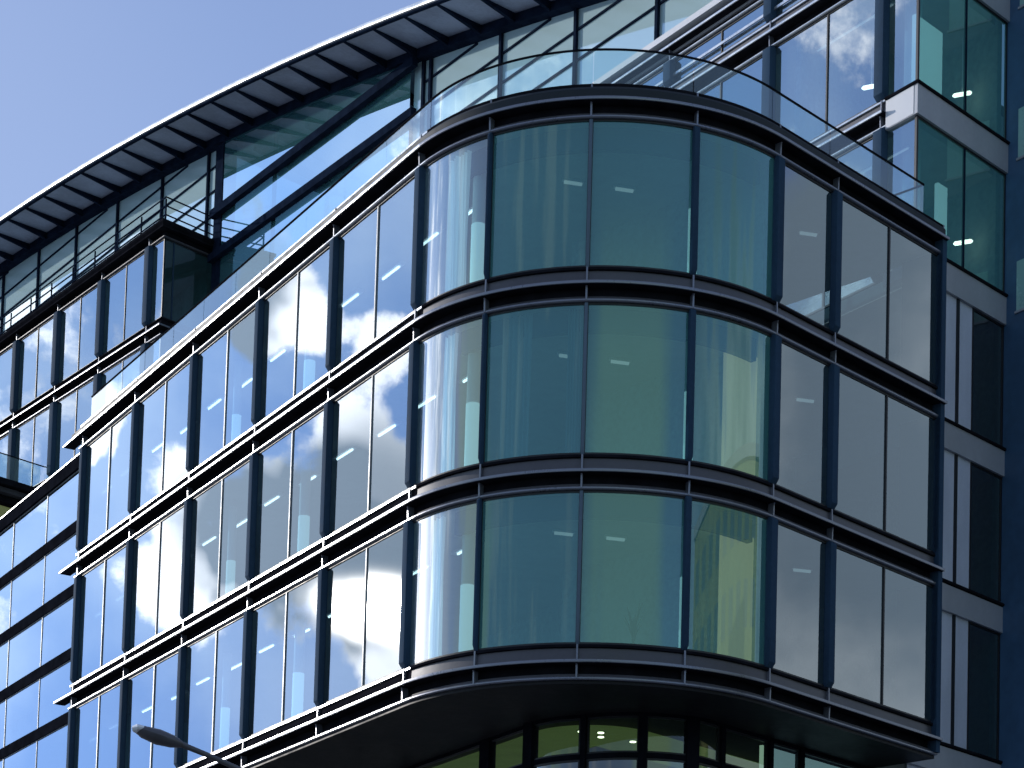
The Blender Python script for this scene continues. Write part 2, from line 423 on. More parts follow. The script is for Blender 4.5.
bm = bmesh.new(); sweep(bm, MAIN, 0.3, END-.3, rect(-4.9, -3.2, ZS-.12, ZS-.07)); obj('lower_ceiling', bm, M['green'], bld)
bm = bmesh.new(); prism(bm, [ins(6.5,6.5), P11-nR*6.5, P11-nR*9+d2*1, ins(12,12), P0-nL*9, P0-nL*6.5], -1.55, ZS-.1); obj('lower_wall', bm, M['core'], bld, smooth=False)
bm = bmesh.new(); sweep(bm, lowpath, 0, lowpath.L, rect(-.3,.05,-1.55,ZS-3.6)); obj('plinth', bm, M['dark'], bld)

# ceiling lights
cg = 'linear lamps under the office ceilings'
names = {'A':'top','B':'middle','C':'lowest'}
bayname = ['far left bay','second bay from the left','third bay from the left','fourth bay from the left','bay left of the curve']
for r,k in enumerate('ABC'):
    for i in range(5):
        for j, f in enumerate((.30, .78)):
            u = FU[i]+BAY*f+random.uniform(-.1,.1); o_ = -1.75-.1*j
            q = MAIN.at(u, o_); bm = bmesh.new(); z = LV[k]-.37
            sweep(bm, MAIN, u-.42, u+.42, [(o_-.016,z-.04),(o_+.016,z-.04),(o_+.022,z),(o_-.022,z)])
            t = thing('ceiling_light', f'thin white ceiling lamp in the {bayname[i]}, {names[k]} storey, {"left" if j==0 else "right"} pane', 'ceiling light', (q.x,q.y,z+CZ), cg)
            obj('lamp_tube', bm, M['tube'], t)
            bm = bmesh.new(); sweep(bm, MAIN, u-.6, u+.6, rect(o_-.08,o_+.08,z+.002,z+.05)); obj('housing', bm, M['white'], t)
where = ['second','third','rightmost']
for r,k in enumerate('ABC'):
    for i,(u,o_,w) in enumerate([(FU[6]+.8,-2.6,'left of the central joint'),(FU[7]+1.3,-3.0,'right of the central joint'),(FU[10]+1.2,-1.6,'behind the flat right panes')]):
        q = MAIN.at(u,o_); z = LV[k]-.36; bm = bmesh.new()
        dd = (d if i < 2 else d2)
        quadbox(bm, q, V2(1,.25).normalized(), V2(-.25,1).normalized(), -.20,.20,-.03,.03, z-.05, z)
        t = thing('ceiling_light', f'small bright ceiling lamp {w}, {names[k]} storey', 'ceiling light', (q.x,q.y,z+CZ), cg)
        obj('lamp_tube', bm, M['tube_dim'], t)
        bm = bmesh.new(); quadbox(bm, q, V2(1,.25).normalized(), V2(-.25,1).normalized(), -.24,.24,-.05,.05, z+.001, z+.05); obj('housing', bm, M['white'], t)
# downlights under the lower ceiling
dl = ['leftmost','second','third','fourth','rightmost']
for j,(u,o_) in enumerate([(FU[6]+1.4,-3.5),(FU[7]+.9,-3.6),(FU[7]+1.2,-4.0),(FU[9]+.3,-3.9),(FU[9]+1.7,-3.5)]):
    q = MAIN.at(u,o_); z = ZS-.12; bm = bmesh.new()
    tube(bm, [(q.x,q.y,z-.03+CZ),(q.x,q.y,z-.001+CZ)], [.07,.07], 16)
    t = thing('downlight', f'{dl[j]} of the five small round downlights in the green ceiling under the block', 'downlight', (q.x,q.y,z+CZ), 'round downlights under the block')
    obj('lens', bm, M['spot'], t)
    bm = bmesh.new(); tube(bm, [(q.x,q.y,z-.02+CZ),(q.x,q.y,z+.03+CZ)], [.10,.10], 16); obj('rim', bm, M['alu'], t)
# curtains
M['curtain_dim'] = paint('grey_curtain', (.40,.50,.55), .8, var=.1)
def curtain(u0,u1,k,label,mat='curtain'):
    bm = bmesh.new(); n = 60; rows = []
    for j in range(7):
        zz = LV[k]+.3+3.25*j/6; row = []
        for i in range(n+1):
            f = i/n; u = u0+(u1-u0)*f
            q = MAIN.at(u, -.38+.05*math.sin(f*34+j*.15)+.03*math.sin(f*13+1+j*.3)); row.append(bm.verts.new((q.x,q.y,zz+CZ)))
        rows.append(row)
    for j in range(6):
        for i in range(n): bm.faces.new((rows[j][i],rows[j][i+1],rows[j+1][i+1],rows[j+1][i]))
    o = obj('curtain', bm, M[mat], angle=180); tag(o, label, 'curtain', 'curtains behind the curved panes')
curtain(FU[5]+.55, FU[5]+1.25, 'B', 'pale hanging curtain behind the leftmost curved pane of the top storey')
curtain(FU[5]+.35, FU[5]+.75, 'D', 'bright narrow curtain added for the glare at the left edge of the lowest curved pane')  # whitens the pane edge in place of sun glare
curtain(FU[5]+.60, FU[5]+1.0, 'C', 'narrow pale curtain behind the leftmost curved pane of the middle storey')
curtain(FU[6]+.2, FU[6]+.9, 'C', 'gathered grey curtain in the second curved pane of the middle storey', 'curtain_dim')
curtain(FU[6]+1.75, FU[6]+2.1, 'C', 'slim curtain fold beside the central joint of the middle storey', 'curtain_dim')
# plant
q = MAIN.at(FU[7]+1.25,-.7); z = LV['D']+.27
t = thing('potted_plant', 'dark upright potted plant behind the lowest curved pane right of the centre', 'plant', (q.x,q.y,z+CZ))
bm = bmesh.new(); tube(bm, [(q.x,q.y,z+CZ),(q.x,q.y,z+.3+CZ)], [.11,.15], 14); obj('pot', bm, M['pot'], t)
bm = bmesh.new()
for i in range(16):
    a = random.uniform(0,6.28); l = random.uniform(.5,1.0); s_ = random.uniform(.05,.22)
    pts = [(q.x+math.cos(a)*s_*f*f*1.2, q.y+math.sin(a)*s_*f*f*1.2, z+.28+l*f+CZ) for f in (0,.35,.7,1)]
    tube(bm, pts, [(.012,.01),(.035,.008),(.028,.006),(.004,.003)], 6)
obj('leaves', bm, M['leaf'], t)

# ------------------------------------------------------------------ terrace balustrade
bal = thing('glass_balustrade', 'frameless glass balustrade with thin dark handrail around the curved roof terrace', 'balustrade', (P5.x,P5.y,LV['A']+CZ))
bo = -.15; zb0, zb1 = LV['A']+.25, 24.72
us = [-.1]+[FU[i] for i in range(1,5)]+_arcu+[FU[10], FU[10]+3.6]
us = sorted(us+[FU[i]-2.05 for i in range(1,6)])
for i in range(len(us)-1):
    bm = bmesh.new(); uu = MAIN.us(us[i]+.01, us[i+1]-.01); lo=[];hi=[]
    for u in uu:
        q = MAIN.at(u,bo); lo.append(bm.verts.new((q.x,q.y,zb0+CZ))); hi.append(bm.verts.new((q.x,q.y,zb1+CZ)))
    for j in range(len(uu)-1): bm.faces.new((lo[j],lo[j+1],hi[j+1],hi[j]))
    obj('glass_panel', bm, M['glass_rail'], bal, angle=60)
bm = bmesh.new(); sweep(bm, MAIN, us[0], us[-1], [(bo-.022,zb1),(bo+.022,zb1),(bo+.022,zb1+.03),(bo-.022,zb1+.03)]); obj('handrail', bm, M['dark'], bal)
qe = MAIN.at(us[-1],bo); bm = bmesh.new()
a_, b_ = qe, qe-nR*2.2
vs = [bm.verts.new((a_.x,a_.y,zb0+CZ)),bm.verts.new((b_.x,b_.y,zb0+CZ)),bm.verts.new((b_.x,b_.y,zb1+CZ)),bm.verts.new((a_.x,a_.y,zb1+CZ))]; bm.faces.new(vs)
obj('glass_panel', bm, M['glass_rail'], bal)
wallbox(qe, d2, -nR, -.022, .022, 0, 2.2, zb1, zb1+.03, 'dark', 'handrail', bal)

# ------------------------------------------------------------------ lower left wing
LWs = P5-nL*.5
LW = Path([LWs+d*50, LWs+d*21.6])
lw = thing('glass_wing', 'lower glass wing with black horizontal bands at the left edge', 'office building', (LW.p[1].x, LW.p[1].y, 0))
zs = [23.2-1.93*i for i in range(7)]
def lz(i): return zs[i]
bm = bmesh.new()
sweep(bm, LW, 0, LW.L, rect(-.2,.10,zs[0]-.18,zs[0]+.2)); obj('coping', bm, M['blackband'], lw)
bm = bmesh.new(); sweep(bm, LW, 0, LW.L, rect(-.1,.115,zs[0]+.2,zs[0]+.235)); obj('coping_trim', bm, M['alu'], lw)
for z in zs[1:]:
    bm = bmesh.new(); sweep(bm, LW, 0, LW.L, rect(-.1,.06,z-.17,z+.17)); obj('band', bm, M['blackband'], lw)
for i in range(6):
    jts = []; u = LW.L
    while u > LW.L-15.5:
        window(LW, u-3.2, u, zs[i+1]+.17, zs[i]-.17, lw, 'glass', None, fw=.016, fmat='mull'); u -= 3.2
bm = bmesh.new(); quadbox(bm, LWs+d*21.6, d, -nL, 0, 28, 4, 9, -1.55, 23); obj('core_wall', bm, M['core'], lw, smooth=False)
for z in zs[::2]:
    bm = bmesh.new(); quadbox(bm, LWs+d*21.6, d, -nL, 0.05, 28, .12, 3.9, z-.15, z+.1); obj('floor_slab', bm, M['ceiling'], lw, smooth=False)
wallbox(LWs+d*21.6, d, -nL, -.10, -.01, -.05, 8, -1.55, 23.0, 'cladding', 'end_wall', lw)
bm = bmesh.new(); sweep(bm, LW, 0, LW.L, rect(-.2,.0,-1.55,zs[6]-.17)); obj('base_wall', bm, M['dark'], lw)

# ------------------------------------------------------------------ set back block at the left
Cb = V2(-14.28103, 83.96167)
nBo = V2(-dB.y, dB.x); nBo = nBo if nBo.y < 0 else -nBo
Cb = Cb-nBo*.2-nR*.2+V2(0,0)
LB = Path([Cb+dB*30, Cb, Cb+d2*3.2])
C = 30.0
lb = thing('setback_block', 'set back glass block with a dark roof corner and blue fins, behind the curved block', 'office building', (Cb.x,Cb.y,0))
lfin = [C-1.1-4.0*i for i in range(7)]
LN = [38.98, 35.10, 31.25]
for i, z in enumerate(LN):
    band(LB, 0, LB.L, z, lb, ext=(0,0), fins=lfin, mats=(dict(upstand='dark',spandrel='dark',ledge='dark',nose_trim='dark',sill='dark',lip='band') if i==0 else dict(upstand='dark',spandrel='dark',ledge='dark')))
bm = bmesh.new(); sweep(bm, LB, 0, LB.L, [(-.5,39.0),(.22,39.0),(.30,39.1),(.30,39.2),(.2,39.26),(-.5,39.26)]); obj('coping', bm, M['dark'], lb)
for i in range(2):
    zt, z0 = LN[i]-.372, LN[i+1]+.362
    prev = C
    for j, u in enumerate(lfin):
        window(LB, u, prev, z0, zt, lb, 'glass', [(u+prev)/2] if j else None, 'black'); prev = u
        fin(LB, u, LN[i+1]+.36, LN[i]-.36, lb, .36, .2, 'fin')
    window(LB, C, C+3.2, z0, zt, lb, 'glass_dark', [C+.45], 'fin')
def rect_plan(O, ax, ay, a0, a1, b0, b1): return [O+ax*a0+ay*b0, O+ax*a1+ay*b0, O+ax*a1+ay*b1, O+ax*a0+ay*b1]
nB = V2(-dB.y, dB.x) ; nB = nB if nB.y < 0 else -nB
for z in LN:
    bm = bmesh.new(); prism(bm, rect_plan(Cb, dB, d2, .3, 29, .25, 3.0), z-.3, z+.25); obj('floor_slab', bm, M['ceiling'], lb, smooth=False)
bm = bmesh.new(); prism(bm, rect_plan(Cb, dB, d2, 1.5, 29, 3.0, 3.2), LN[2], LN[0]); obj('core_wall', bm, M['core'], lb, smooth=False)
bm = bmesh.new(); prism(bm, rect_plan(Cb, dB, d2, .3, 29, 1.5, 10), -1.55, LN[2]-.3); obj('base_wall', bm, M['glass_dark'] and M['dark'], lb, smooth=False)
# balcony under it with stepped edges
bk = Cb+dB*9.9
for j,(e,z0,z1) in enumerate([(0,31.0,31.25),(.25,30.75,30.96),(.55,30.45,30.7)]):
    bm = bmesh.new(); prism(bm, rect_plan(bk, dB, -d2, e, 16, -.4, 5-e), z0, z1); obj('balcony_step', bm, M['dark'] if j != 1 else M['band'], lb, smooth=False)
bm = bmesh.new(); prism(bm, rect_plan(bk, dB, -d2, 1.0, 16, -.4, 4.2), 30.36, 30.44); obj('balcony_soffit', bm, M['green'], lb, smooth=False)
bb = thing('balcony_balustrade', 'short glass balustrade on the dark stepped balcony at the left edge', 'balustrade', (bk.x,bk.y,31.25+CZ))
for j in range(3):
    bm = bmesh.new(); a = bk-d2*(.15+1.6*j)+dB*.1; b = bk-d2*(1.7+1.6*j)+dB*.1
    vs = [bm.verts.new((p.x,p.y,z+CZ)) for p,z in ((a,31.26),(b,31.26),(b,32.25),(a,32.25))]; bm.faces.new(vs); obj('glass_panel', bm, M['glass_rail'], bb)
wallbox(bk+dB*.1, dB, -d2, -.02,.02, 0, 5, 32.25, 32.29, 'dark', 'handrail', bb)

# roof terrace railing on it
rl = thing('terrace_railing', 'dark thin metal railing on the roof edge of the set back block', 'railing', (Cb.x,Cb.y,39.26+CZ))
RP = Path([Cb+dB*29+d2*.05, Cb+dB*.1+d2*.05, Cb+dB*.1+d2*3.0])
for z in (39.6, 39.95, 40.3):
    bm = bmesh.new(); sweep(bm, RP, 0, RP.L, rect(-.02,.02,z-.022,z+.022)); obj('rail', bm, M['frame'], rl)
u = RP.u[1]
while u > 1:
    bm = bmesh.new(); post(bm, RP, u, .05, -.025,.025, 39.26, 40.22); obj('post', bm, M['frame'], rl); u -= 2.0
bm = bmesh.new(); post(bm, RP, RP.L-.03, .05, -.025,.025, 39.26, 40.22); obj('post', bm, M['frame'], rl)

# ------------------------------------------------------------------ rooftop pavilion with arched canopy
Or = V2(-12.48911+.0, 85.80393+.0)+d2*(.05)
RC = Path([Or+dR*36, Or-dR*40]); T = lambda t: 36-t          # t grows to the left
rc = thing('rooftop_pavilion', 'pale glazed pavilion under an arched overhanging roof above the terraces', 'pavilion', (Or.x,Or.y,33+CZ))
zin = lambda t: 43.12+.158*t-.0021*t*t
zout = lambda t: 43.27+.158*t-.0021*t*t
def arch_sweep(bm, t0, t1, prof_fn, n=60):
    rings = []
    for i in range(n+1):
        t = t0+(t1-t0)*i/n; ring = []
        for (o, z) in prof_fn(t):
            q = RC.at(T(t), o); ring.append(bm.verts.new((q.x,q.y,z+CZ)))
        rings.append(ring)
    m = len(rings[0])
    for i in range(n):
        for j in range(m): bm.faces.new((rings[i][j],rings[i+1][j],rings[i+1][(j+1)%m],rings[i][(j+1)%m]))
    bm.faces.new(rings[0][::-1]); bm.faces.new(rings[-1])
OH = 2.5*abs(d2.dot(V2(-RC.sn[0].x,-RC.sn[0].y)))
cbm = bmesh.new(); arch_sweep(cbm, 34, -36, lambda t: [(-.5,zin(t)+.30),(OH,zout(t)+.10),(OH,zout(t)+.24),(-.5,zin(t)+.44)])
can = obj('canopy', cbm, M['canopy'], rc)
bm = bmesh.new(); arch_sweep(bm, 34, -36, lambda t: [(OH+.001,zout(t)+.06),(OH+.05,zout(t)+.08),(OH+.07,zout(t)+.14),(OH+.05,zout(t)+.23),(OH+.001,zout(t)+.25)]); obj('fascia', bm, M['fascia'], can)
bm = bmesh.new(); arch_sweep(bm, 34, -36, lambda t: [(OH-.12,zout(t)-.02),(OH-.004,zout(t)+.0),(OH-.004,zout(t)+.10),(OH-.12,zout(t)+.11)]); obj('edge_beam', bm, M['frame'], can)
bm = bmesh.new(); arch_sweep(bm, 34, -36, lambda t: [(.0,zin(t)-.06),(.34,zin(t)-.04),(.34,zin(t)+.27),(.0,zin(t)+.29)]); obj('wall_beam', bm, M['frame'], can)
t = 24.0
while t > -34:
    bm = bmesh.new(); rings = []
    for uu in (-.06,.06):
        ring = []
        for (o,z) in ((.34,zin(t)+.27),(.34,zin(t)-.04),(.75,zin(t)+.02),(OH-.13,zout(t)+.0),(OH-.13,zout(t)+.105)):
            q = RC.at(T(t)+uu+.18*o,o); ring.append(bm.verts.new((q.x,q.y,z+CZ)))
        rings.append(ring)
    for j in range(5): bm.faces.new((rings[0][j],rings[1][j],rings[1][(j+1)%5],rings[0][(j+1)%5]))
    bm.faces.new(rings[0][::-1]); bm.faces.new(rings[1]); obj('rib', bm, M['frame'], can); t -= 1.93
mull = [29.9,25.8,21.7,17.6,13.5,9.3,5.05,.95]
mull2 = [-15.2,-19.35,-23.4,-27.4,-31.5]
def panel_wall(ts, zlo):
    for i in range(len(ts)-1):
        ta, tb = ts[i], ts[i+1]
        zz = [zlo]+[z for z in [36.55+.985*k for k in range(12)] if z > zlo+.2]
        bm = bmesh.new()
        top = lambda t: zin(t)-.05
        va = []
        # one sheet per bay, its top following the arch
        n = 6; lo=[];hi=[]
        for j in range(n+1):
            t_ = ta+(tb-ta)*j/n; q = RC.at(T(t_),0); lo.append(bm.verts.new((q.x,q.y,zlo+CZ))); hi.append(bm.verts.new((q.x,q.y,top(t_)+CZ)))
        for j in range(n): bm.faces.new((lo[j],lo[j+1],hi[j+1],hi[j]))
        p = obj('wall_panel', bm, M['cladding'], rc)
        for z in zz[1:]:
            # clip the transom where the arch comes down
            t1 = tb
            if z > top(tb)-.03:
                if z > top(ta)-.03: continue
                t1 = max(tt for tt in [ta+(tb-ta)*s/40 for s in range(41)] if True and top(tt) < z+.06) if any(top(ta+(tb-ta)*s/40) < z+.06 for s in range(41)) else tb
            bm = bmesh.new(); sweep(bm, RC, T(ta)+.06, T(t1)-.06, rect(.003,.05,z-.035,z+.035)); obj('transom', bm, M['frame'], p)
    for t_ in ts:
        bm = bmesh.new(); post(bm, RC, T(t_), .13, -.02,.10, zlo, zin(t_)-.06); obj('mullion', bm, M['frame'], rc)
panel_wall(mull+[-.1], 38.9)
panel_wall([-14.75]+mull2, 33)
# recessed glazing between the columns
bm = bmesh.new(); post(bm, RC, T(-.35), .62, -.3,.25, 33, zin(-.4)-.05); obj('column', bm, M['frame'], rc)
bm = bmesh.new(); post(bm, RC, T(-14.45), .5, -.3,.06, 33, zin(-14.5)-.05); obj('column', bm, M['cladding'], rc)
tt = [-.7,-4,-8,-12,-14.2]
for i in range(4):
    ta, tb = tt[i], tt[i+1]; ends = [ta+(tb-ta)*j/8 for j in range(9)]
    bm = bmesh.new(); lo=[];hi=[]
    for t_ in ends:
        q = RC.at(T(t_),.22); lo.append(bm.verts.new((q.x,q.y,33.2+CZ))); hi.append(bm.verts.new((q.x,q.y,zin(t_)-.04+CZ)))
    for j in range(8): bm.faces.new((lo[j],lo[j+1],hi[j+1],hi[j]))
    pn = obj('pane', bm, M['glass_pav'], rc, angle=60, recalc=False)
    bm = bmesh.new(); post(bm, RC, T(ta), .12, -.3,-.18, 33, zin(ta)-.05); obj('mullion', bm, M['frame'], rc)
bm = bmesh.new(); arch_sweep(bm, .2, -15, lambda t: [(-5.0,zin(t)-.5),(-.3,zin(t)-.1),(-.3,zin(t)+.2),(-5.0,zin(t)+.2)], 16); obj('inner_ceiling', bm, M['canopy'], rc)
bm = bmesh.new(); arch_sweep(bm, .2, -15, lambda t: [(-5.2,33),(-5.0,33),(-5.0,zin(t)-.3),(-5.2,zin(t)-.3)], 16); obj('rear_wall', bm, M['core'], rc)
for t_ in (-2,-4,-6,-8,-10,-12,-14):
    bm = bmesh.new(); sweep(bm, RC, T(t_)-.1, T(t_)+.1, [(-5.0,zin(t_)-1.2),(-.4,zin(t_)-.45),(-.4,zin(t_)-.15),(-5.0,zin(t_)-.9)]); obj('roof_beam', bm, M['frame'], rc)
for z in (40.2, 38.42):
    bm = bmesh.new(); sweep(bm, RC, T(-.1), T(-14.7), rect(.26,.48,z-.17,z+.13)); obj('beam', bm, M['frame'], rc)
bm = bmesh.new(); quadbox(bm, Or, -dR, d2, -30, 36, 3.2, 3.5, 33, 37.8); obj('inner_wall', bm, M['core'], rc, smooth=False)
# terrace floor under it
bm = bmesh.new(); prism(bm, [Or+dR*34+d2*.0, Or+d2*0.1, Or-dR*34-d2*.0, Or-dR*34+d2*14, Or+dR*34+d2*14], 32.6, 33.0); obj('base_slab', bm, M['spandrel'], rc, smooth=False)
bm = bmesh.new(); prism(bm, [Or-dR*.3+d2*2.0, Or-dR*36+d2*2.0, Or-dR*36+d2*13, Or-dR*.3+d2*13], -1.55, 32.6); obj('base_wall', bm, M['dark'], rc, smooth=False)

# ------------------------------------------------------------------ right wing
CW = V2(8.85997, 51.14687)
WP = Path([CW+dW*17, CW, CW+d2*3.85]); WC_ = 17.0
wg = thing('office_wing', 'right hand glass wing with a square glazed corner and grey spandrels', 'office building', (CW.x,CW.y,0))
wf = [WC_-1.12, WC_-5.22, WC_-9.32, WC_-13.4]
for z, top in ((27.38,False),(31.2,False),(32.62,True)):
    band(WP, 0, WC_-(.95 if not top else 0), z, wg, fins=[f for f in wf], mats=dict(upstand='band', spandrel='band', nose_trim='alu', sill='alu', lip='alu'))
bm = bmesh.new(); sweep(bm, WP, 0, WC_, [(-.6,32.82),(.2,32.82),(.25,32.84),(.25,33.01),(.2,33.05),(-.6,33.05)]); obj('coping', bm, M['spandrel_sunlit'], wg)
# corner boxes and right face spandrels
for z0, z1 in ((26.93,27.72),(30.82,31.6),(23.08,23.84)):
    bm = bmesh.new(); sweep(bm, WP, WC_-.95, WP.L, rect(-.1,.09,z0,z1-.07)); obj('spandrel', bm, M['spandrel' ] if z0 != 26.93 else M['spandrel_sunlit'] if False else M['spandrel'], wg)
    bm = bmesh.new(); sweep(bm, WP, WC_-.95, WP.L, [(-.1,z1-.068),(.13,z1-.068),(.15,z1-.03),(.13,z1),(-.1,z1)]); obj('sill', bm, M['nose'] if False else M['dark'], wg)
bm = bmesh.new(); sweep(bm, WP, WC_-.94, WC_-.012, rect(.091,.10,26.95,27.64)); obj('spandrel_face', bm, M['spandrel_sunlit'], wg)  # sun-facing side carries its sunlight in a paler skin
# glass rows on the left face
def wrow(z0, z1, mat='glass_shade'):
    prev = WC_
    for j, u in enumerate(wf):
        window(WP, u, prev, z0, z1, wg, mat, [(u+prev)/2+.05] if j else None, 'black'); prev = u
        fin(WP, u, z0-.01, z1+.01, wg, .3, .2)
wrow(27.745, 30.83); wrow(23.3, 27.0); wrow(31.57, 32.24)
bm = bmesh.new(); sweep(bm, WP, 1, WC_-1.2, rect(.05,.09,31.78,31.85)); obj('guard_rail', bm, M['alu'], wg)
# right face
ru = lambda t: WC_+(t-6.4)
for z0, z1 in ((27.72,30.82),(23.84,26.93)):
    window(WP, WC_+.0, WP.L, z0, z1, wg, 'glass_curve', [ru(8.42)], 'frame', tilt=.0005)
for k, (z0, z1) in enumerate(((19.97,23.08),(16.1,19.27),(12.22,15.38),(8.3,11.5))):
    bm = bmesh.new(); sweep(bm, WP, WC_, WP.L, rect(-.1,.09,z1-.0,z1+.63)); obj('spandrel', bm, M['spandrel'], wg) if k else bm.free()
    bm = bmesh.new(); sweep(bm, WP, WC_, WP.L, [(-.1,z0-.068),(.13,z0-.068),(.15,z0-.03),(.13,z0),(-.1,z0)]); obj('sill', bm, M['dark'], wg)
    bm = bmesh.new(); sweep(bm, WP, WC_, ru(8.17), rect(-.08,.0,z0,z1)); obj('blind_panel', bm, M['shade_panel'], wg)
    bm = bmesh.new(); sweep(bm, WP, ru(8.28), ru(8.86), rect(-.08,.0,z0,z1)); obj('blind_panel', bm, M['shade_panel'], wg)
    bm = bmesh.new(); sweep(bm, WP, ru(8.17), ru(8.28), rect(-.06,.03,z0,z1)); obj('mullion', bm, M['black'], wg)
    window(WP, ru(8.86), WP.L, z0, z1, wg, 'glass_dark', None, tilt=.0005)
bm = bmesh.new(); sweep(bm, WP, WC_, WP.L, rect(-.1,.09,19.27,19.9)); obj('spandrel', bm, M['spandrel'], wg) if False else bm.free()
# inside of the wing
iw = [CW-d2*0+dW*16.5, CW+dW*.25+d2*.1, CW+d2*3.6+dW*.1, CW+d2*3.6+dW*16.5]
for z in (31.2,27.33,23.45,19.6,15.75,11.85):
    pts = [CW+dW*16.5+d2*.28, CW+dW*.3+d2*.28, CW+d2*3.8+dW*.28, CW+d2*5+dW*14]
    bm = bmesh.new(); prism(bm, pts, z-.38, z+.3); obj('floor_slab', bm, M['ceiling'], wg, smooth=False)
bm = bmesh.new(); prism(bm, [CW+d2*3.4+dW*3.2, CW+d2*3.6+dW*3.2, CW+d2*3.6+dW*16, CW+d2*3.4+dW*16], -1.5, 31.2); obj('core_wall', bm, M['core'], wg, smooth=False)
bm = bmesh.new(); prism(bm, [CW+d2*.2+dW*4.3, CW+d2*3.5+dW*4.3, CW+d2*3.5+dW*4.5, CW+d2*.2+dW*4.5], 12, 31.0); obj('partition', bm, M['core'], wg, smooth=False)
for z in (23.84, 27.72):
    q = CW+d2*1.3+dW*1.2; bm = bmesh.new(); tube(bm, [(q.x,q.y,z+CZ),(q.x,q.y,z+3.2+CZ)],[.22,.22],20); obj('column', bm, M['white'], wg)
bm = bmesh.new(); prism(bm, [CW+dW*.2+d2*.1, CW+d2*3.85+dW*.1, CW+d2*3.85+dW*3, CW+dW*3+d2*.1], -1.55, 8.3); obj('base_wall', bm, M['dark'], wg, smooth=False)
bm = bmesh.new(); prism(bm, [CW+d2*2.2+dW*3.0, CW+d2*9+dW*3.0, CW+d2*9+dW*3.2, CW+d2*2.2+dW*3.2], -1.5, 31.2); obj('rear_wall', bm, M['core'], wg, smooth=False)
bm = bmesh.new(); prism(bm, [CW+d2*3.7+dW*.2, CW+d2*3.9+dW*.2, CW+d2*3.9+dW*3.0, CW+d2*3.7+dW*3.0], -1.5, 31.2); obj('side_wall', bm, M['core'], wg, smooth=False)
# roof slab of the wing
bm = bmesh.new(); prism(bm, [CW+dW*16.8, CW+dW*.1, CW+d2*3.8+dW*.1, CW+d2*5+dW*16.8], 32.5, 32.75); obj('roof', bm, M['spandrel'], wg, smooth=False)
for (z, a, b, h) in ((27.72, 6.95, 8.1, 2.1), (23.84, 8.0, 8.4, 2.2)):
    bm = bmesh.new(); sweep(bm, WP, ru(a), ru(b), rect(-.55,-.45,z,z+h)); obj('screen', bm, M['pale_glow'], wg)  # pale panel, its lightness put in as glow
# lamps seen in the wing
for (t_, s_, z, lab) in ((2.4,1.0,30.5,'oval lamp glowing behind the flat panes of the right wing, upper storey'),(1.0,3.2,30.6,'oval lamp near the right wing corner, upper storey'),(.9,3.2,26.75,'oval lamp near the right wing corner, lower storey')):
    q = CW+dW*t_+d2*s_; bm = bmesh.new()
    L = thing('pendant_lamp', lab, 'pendant lamp', (q.x,q.y,z+CZ), 'oval pendant lamps in the right wing')
    zz = z-1.45
    tube(bm, [(q.x-.22,q.y+.1,zz+CZ),(q.x-.18,q.y+.08,zz+CZ),(q.x+.18,q.y-.08,zz+CZ),(q.x+.22,q.y-.1,zz+CZ)], [.02,(.06,.05),(.06,.05),.02], 12); obj('lamp_shade', bm, M['spot'], L)
    bm = bmesh.new(); tube(bm, [(q.x,q.y,zz+.04+CZ),(q.x,q.y,z+CZ)], [.012,.012], 6); obj('cord', bm, M['white'], L)
for j,(t_, z, lab) in enumerate(((3.2,30.78,'long white ceiling strip in the right wing, upper storey'),(2.6,26.9,'long white ceiling strip in the right wing, lower storey'))):
    q = CW+dW*t_+d2*.9; bm = bmesh.new(); quadbox(bm, q, dW, d2, -1.6,1.6,-.018,.018,z-.04,z-.01)
    L = thing('strip_light', lab, 'ceiling light', (q.x,q.y,z+CZ), 'strip lights in the right wing'); obj('lamp_tube', bm, M['tube_dim'], L)
    bm = bmesh.new(); quadbox(bm, q, dW, d2, -1.65,1.65,-.05,.05,z-.009,z+.03); obj('housing', bm, M['white'], L)

# ------------------------------------------------------------------ navy tower at the right edge
T0 = P9+d2*10.25-nR*1.0
tw = thing('tower', 'flat navy blue tower wall with small pale green windows at the right edge', 'tower', (T0.x,T0.y,0))
TP = Path([T0-dW*0+V2(0,0), T0-dW*14, T0-dW*14+V2(4,4)])
bm = bmesh.new(); prism(bm, [T0, T0-dW*2.6, T0-dW*2.6+d2*8, T0+d2*8], -1.55, 40); obj('wall', bm, M['tower'], tw, smooth=False)
# its outward side looks to the left: thin window boxes on that side
for k in range(3):
    z1 = 32.3-3.87*k-.0
    for j in range(1):
        a0 = .42+2.4*j
        bm = bmesh.new(); quadbox(bm, T0, -dW, -d2, a0, a0+1.1, -.002, .012, z1-1.25, z1); w = obj('window', bm, M['towerwin'], tw, smooth=False)
        bm = bmesh.new(); quadbox(bm, T0, -dW, -d2, a0-.04, a0+1.14, -.002, .04, z1-1.31, z1-1.255); obj('sill', bm, M['spandrel'], w, smooth=False)

